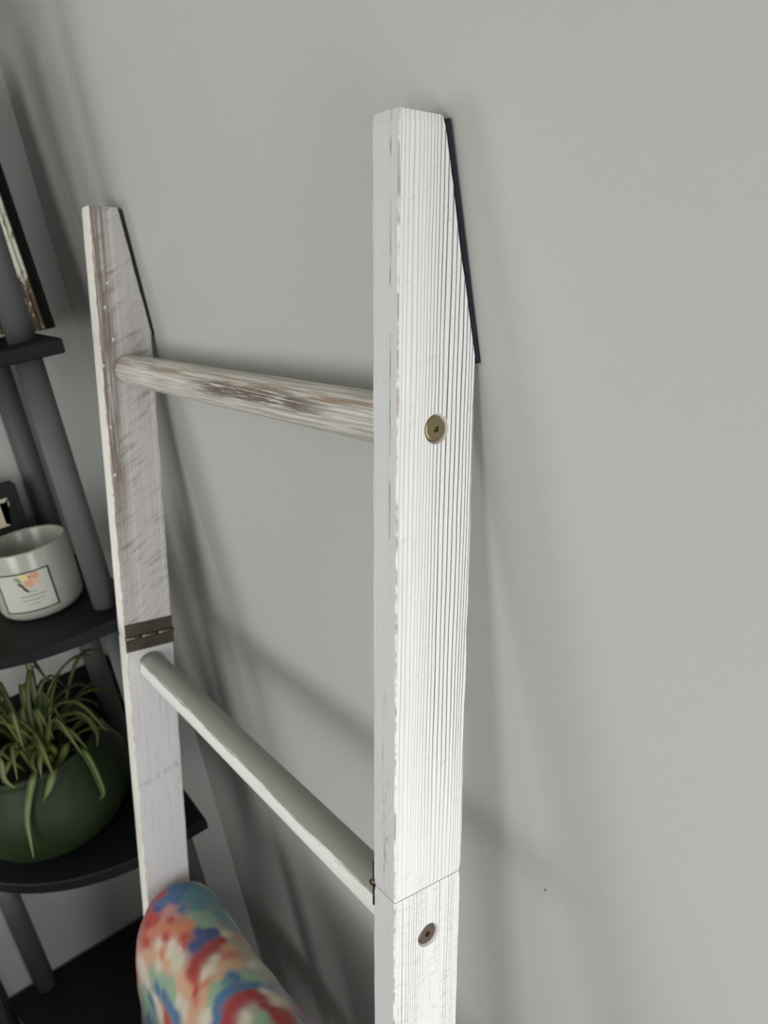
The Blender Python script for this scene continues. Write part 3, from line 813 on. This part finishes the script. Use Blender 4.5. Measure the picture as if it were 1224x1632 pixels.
# ------------------------------------------------------------------ blanket over the third rung
yr = -YW - RUNGS[2][0] * math.sin(TH) + RUNGS[2][1] * math.cos(TH)
zr = ZT - RUNGS[2][0] * math.cos(TH) - RUNGS[2][1] * math.sin(TH)
blanket = None
def blanket_mesh():
    bm = bmesh.new()
    X0, X1 = 0.012, 0.47
    # mid-line of the folded cloth in (y, z) relative to the rung centre: front hem -> over the rung -> back hem
    ctrl = [(-0.092, -0.31), (-0.088, -0.25), (-0.076, -0.17), (-0.062, -0.09), (-0.052, -0.035), (-0.040, 0.006), (-0.020, 0.034), (0.004, 0.041), (0.026, 0.030), (0.038, 0.0), (0.044, -0.05), (0.050, -0.13), (0.056, -0.22), (0.060, -0.34)]
    P = [Vector((0, a, b)) for a, b in ctrl]
    Q = [P[0] * 2 - P[1]] + P + [P[-1] * 2 - P[-2]]
    C = []
    for i in range(1, len(Q) - 2):
        a, b, c, d = Q[i - 1:i + 3]
        for k in range(14):
            t = k / 14
            C.append(0.5 * ((2 * b) + (c - a) * t + (2 * a - 5 * b + 4 * c - d) * t * t + (3 * b - a - 3 * c + d) * t ** 3))
    C.append(P[-1])
    n = len(C)
    NX = 150
    rings = []
    for ix in range(NX + 1):
        t = ix / NX
        x = X0 + (X1 - X0) * t
        e = min(x - X0, X1 - x); R = 0.034
        puff = math.sqrt(max(0.0, 1 - max(0.0, (R - e) / R) ** 2)) if e < R else 1.0
        outer, inner = [], []
        for i, c in enumerate(C):
            tg = (C[min(i + 1, n - 1)] - C[max(i - 1, 0)]).normalized()
            nn = Vector((0, -tg.z, tg.y))                      # outwards
            hem = min(1.0, min(i, n - 1 - i) / 6.0)
            th = 0.0205 * (0.12 + 0.88 * puff) * (0.35 + 0.65 * hem)
            fold = 0.004 * mnoise.noise(Vector((x * 9, c.y * 14, c.z * 9))) + 0.002 * mnoise.noise(Vector((x * 30, c.y * 40, c.z * 30)))
            sag = Vector((0, 0.0, 0))
            outer.append(c + nn * (th + fold) + sag); inner.append(c - nn * th * 0.95 + sag)
        loop = outer + inner[::-1]
        rings.append([bm.verts.new((x, yr + q.y, zr + q.z)) for q in loop])
    L = len(rings[0])
    for A, B in zip(rings, rings[1:]):
        for i in range(L):
            j = (i + 1) % L; f = bm.faces.new((A[i], A[j], B[j], B[i])); f.smooth = True
    for rg in (rings[0], rings[-1]):
        for i in range(n - 1):
            f = bm.faces.new((rg[i], rg[i + 1], rg[L - 2 - i], rg[L - 1 - i])); f.smooth = True
    return bm
TD = []
DYE = dict(b=(70, 118, 160), n=(66, 84, 138), r=(190, 66, 60), c=(168, 56, 54), o=(214, 134, 98), p=(222, 178, 138), w=(224, 214, 194), s=(150, 184, 154), t=(92, 148, 156), k=(200, 150, 138), g=(176, 176, 160), u=(132, 150, 154))
for x_, y_, z_, c_ in [
    (0.0289, -0.1997, 0.6001, 'r'), (0.0337, -0.1841, 0.6025, 'b'), (0.0422, -0.1733, 0.6007, 'b'), (0.0443, -0.1946, 0.6030, 'b'),
    (0.0573, -0.1876, 0.6024, 'b'), (0.0632, -0.1759, 0.6006, 't'), (0.0593, -0.1646, 0.5968, 't'), (0.0705, -0.1579, 0.5924, 't'),
    (0.0882, -0.1543, 0.5880, 'u'), (0.0438, -0.2077, 0.5997, 'b'), (0.0470, -0.2139, 0.5967, 'n'), (0.0659, -0.1976, 0.6015, 'k'),
    (0.0649, -0.2036, 0.6003, 'k'), (0.0777, -0.1922, 0.6015, 'b'), (0.0843, -0.1711, 0.5980, 't'), (0.1045, -0.1754, 0.5997, 's'),
    (0.1100, -0.1645, 0.5955, 's'), (0.0976, -0.1843, 0.6012, 's'), (0.1211, -0.1729, 0.5986, 's'), (0.1081, -0.1548, 0.5888, 't'),
    (0.1257, -0.1533, 0.5866, 'u'), (0.0457, -0.2234, 0.5902, 'r'), (0.0583, -0.2218, 0.5914, 'r'), (0.0472, -0.2299, 0.5836, 'c'),
    (0.0687, -0.2144, 0.5965, 'k'), (0.0824, -0.2070, 0.5992, 'r'), (0.0814, -0.2001, 0.6006, 'k'), (0.1022, -0.2007, 0.6004, 'o'),
    (0.1002, -0.1915, 0.6014, 'o'), (0.1105, -0.1961, 0.6010, 'o'), (0.0584, -0.2331, 0.5800, 'o'), (0.0597, -0.2406, 0.5690, 'r'),
    (0.0741, -0.2241, 0.5909, 'o'), (0.0823, -0.2158, 0.5961, 'o'), (0.0971, -0.2093, 0.5980, 'o'), (0.1181, -0.2039, 0.5986, 'r'),
    (0.1255, -0.2143, 0.5936, 'w'), (0.0926, -0.2235, 0.5906, 'r'), (0.1264, -0.2080, 0.5966, 'r'), (0.1289, -0.1861, 0.6006, 'n'),
    (0.1336, -0.1764, 0.5993, 'n'), (0.1413, -0.1856, 0.6008, 'n'), (0.1419, -0.1939, 0.6006, 'n'), (0.1410, -0.2018, 0.5991, 'n'),
    (0.1396, -0.1715, 0.5978, 'n'), (0.1569, -0.1716, 0.5975, 'c'), (0.1595, -0.1803, 0.5996, 'c'), (0.1613, -0.1909, 0.6001, 'c'),
    (0.1614, -0.2010, 0.5990, 'c'), (0.1635, -0.2083, 0.5972, 'c'), (0.1694, -0.2155, 0.5940, 'c'), (0.1776, -0.2200, 0.5908, 'r'),
    (0.1928, -0.2234, 0.5887, 'r'), (0.2024, -0.2260, 0.5880, 'o'), (0.0906, -0.2303, 0.5844, 'w'), (0.1102, -0.2206, 0.5907, 'w'),
    (0.1145, -0.2256, 0.5860, 'w'), (0.1385, -0.2206, 0.5904, 'w'), (0.0866, -0.2403, 0.5713, 'p'), (0.0698, -0.2482, 0.5555, 'p'),
    (0.1033, -0.2327, 0.5796, 'o'), (0.1357, -0.2266, 0.5855, 'w'), (0.1195, -0.2339, 0.5773, 'p'), (0.1019, -0.2413, 0.5678, 'w'),
    (0.1831, -0.1886, 0.6027, 'w'), (0.1887, -0.2053, 0.6003, 'w'), (0.1899, -0.1956, 0.6027, 'w'), (0.1861, -0.1785, 0.6016, 'o'),
    (0.1833, -0.1682, 0.5978, 'o'), (0.1975, -0.1818, 0.6025, 'p'), (0.2094, -0.1971, 0.6025, 'p'), (0.1999, -0.2108, 0.5986, 'o'),
    (0.2066, -0.2185, 0.5949, 'p'), (0.2067, -0.1694, 0.6001, 'p'), (0.2055, -0.1600, 0.5958, 'g'), (0.1620, -0.1559, 0.5889, 'g'),
    (0.1746, -0.1664, 0.5961, 'p'), (0.1461, -0.1616, 0.5927, 'w'), (0.1307, -0.1641, 0.5944, 'g'), (0.0647, -0.2556, 0.5362, 'w'),
    (0.0765, -0.2583, 0.5281, 'w'), (0.0950, -0.2520, 0.5476, 's'), (0.1156, -0.2480, 0.5554, 's'), (0.1103, -0.2529, 0.5445, 'b'),
    (0.1323, -0.2508, 0.5482, 'b'), (0.1506, -0.2506, 0.5478, 'b'), (0.1678, -0.2497, 0.5489, 'b'), (0.1521, -0.2439, 0.5608, 's'),
    (0.1379, -0.2429, 0.5642, 's'), (0.1669, -0.2318, 0.5790, 'p'), (0.1675, -0.2418, 0.5637, 'w'), (0.1872, -0.2395, 0.5685, 'w'),
    (0.1819, -0.2304, 0.5797, 'p'), (0.2049, -0.2385, 0.5728, 'p'), (0.1538, -0.2288, 0.5839, 'p'), (0.0764, -0.2654, 0.5024, 's'),
    (0.0640, -0.2708, 0.4734, 's'), (0.0908, -0.2631, 0.5088, 'b'), (0.0730, -0.2719, 0.4668, 'b'), (0.1120, -0.2599, 0.5212, 'w'),
    (0.1207, -0.2611, 0.5151, 'w'), (0.1375, -0.2588, 0.5193, 'r'), (0.1457, -0.2582, 0.5193, 'r'), (0.2117, -0.2042, 0.6013, 's'),
    (0.2212, -0.2008, 0.6025, 's'), (0.2200, -0.1925, 0.6035, 't'), (0.2175, -0.1837, 0.6031, 'b'), (0.2263, -0.1803, 0.6035, 'b'),
    (0.2272, -0.1716, 0.6014, 's'), (0.2352, -0.1666, 0.5996, 's'), (0.2470, -0.1686, 0.6005, 'b'), (0.2432, -0.1792, 0.6039, 'b'),
    (0.2366, -0.1926, 0.6050, 'b'), (0.2326, -0.2024, 0.6029, 'b'), (0.2331, -0.2110, 0.5993, 'b'), (0.2386, -0.2184, 0.5950, 'b'),
    (0.2500, -0.2204, 0.5940, 'b'), (0.2207, -0.2129, 0.5985, 's'), (0.2269, -0.2184, 0.5953, 's'), (0.2302, -0.2249, 0.5902, 'w'),
    (0.2335, -0.2294, 0.5858, 'w'), (0.2153, -0.2255, 0.5905, 'p'), (0.2559, -0.1818, 0.6042, 'c'), (0.2587, -0.1743, 0.6025, 'c'),
    (0.2656, -0.1707, 0.6011, 'c'), (0.2541, -0.1920, 0.6047, 'c'), (0.2534, -0.2013, 0.6032, 'c'), (0.2558, -0.2087, 0.6005, 'c'),
    (0.2634, -0.2130, 0.5982, 'c'), (0.2788, -0.1721, 0.6011, 'c'), (0.2883, -0.1666, 0.5985, 'c'), (0.3020, -0.1653, 0.5969, 'c'),
    (0.2773, -0.1838, 0.6035, 'g'), (0.2793, -0.1941, 0.6034, 'w'), (0.2901, -0.1816, 0.6025, 's'), (0.2929, -0.1885, 0.6027, 's'),
    (0.2601, -0.1611, 0.5967, 'w'), (0.2752, -0.1584, 0.5945, 'w'), (0.2538, -0.1549, 0.5922, 'u'), (0.2335, -0.1571, 0.5945, 'g'),
    (0.2124, -0.1561, 0.5938, 'w'), (0.1795, -0.1530, 0.5867, 'g'), (0.1587, -0.1529, 0.5862, 'k'), (0.1186, -0.1488, 0.5823, 'u')]:
    TD.append((Vector((x_, y_, z_)), tuple(k * 0.72 for k in lin(*DYE[c_])[:3])))
bl = NT('tie_dye_plush', 0.85, 0.15)
ca = bl.t.nodes.new('ShaderNodeVertexColor'); ca.layer_name = 'dye'
pl = bl.noise(bl.obj, 900, 2)
bl.color(bl.mix(bl.m('MULTIPLY', pl, 0.12), ca.outputs['Color'], lin(120, 118, 112)))
bl.bump(pl, 0.25, 0.0008)
try:
    bl.b.inputs['Sheen Weight'].default_value = 0.15
except Exception: pass
blanket = mesh_obj('throw_blanket', blanket_mesh(), bl.mat)
tag(blanket, 'thick tie-dye throw blanket draped over the ladder rung', 'blanket')
def dye_colours(me):
    import numpy as np
    pal = np.array([lin(70, 118, 160), lin(190, 66, 60), lin(214, 134, 98), lin(224, 214, 194), lin(150, 184, 154), lin(66, 84, 138)])[:, :3]
    att = me.color_attributes.new('dye', 'FLOAT_COLOR', 'POINT')
    V = [v.co for v in me.vertices]
    P = np.array([v + 0.004 * Vector((mnoise.noise(v * 70), mnoise.noise(v * 70 + Vector((9, 0, 0))), mnoise.noise(v * 70 + Vector((0, 9, 0))))) for v in V])
    F = np.array([(mnoise.noise(v * 11 + Vector((3, 1, 7))) * 0.5 + 0.5) * 9 + 2 * mnoise.noise(v * 30) for v in V])
    I = np.floor(F).astype(int); t = F - I; t = (t * t * (3 - 2 * t))[:, None]
    C = pal[I % 6] * (1 - t) + pal[(I + 1) % 6] * t
    if TD:
        Q = np.array([q for q, _ in TD]); K = np.array([c[:3] for _, c in TD])
        for a in range(0, len(P), 4000):
            d2 = ((P[a:a + 4000, None, :] - Q[None]) ** 2).sum(2)
            w = 1.0 / (d2 + 8e-6) ** 1.9
            c = (w @ K) / w.sum(1)[:, None]
            near = np.clip((np.sqrt(d2.min(1)) - 0.02) / 0.02, 0, 1)[:, None]
            C[a:a + 4000] = c * (1 - near) + C[a:a + 4000] * near
    att.data.foreach_set('color', np.concatenate([C, np.ones((len(C), 1))], 1).astype(np.float32).ravel())
dye_colours(blanket.data)
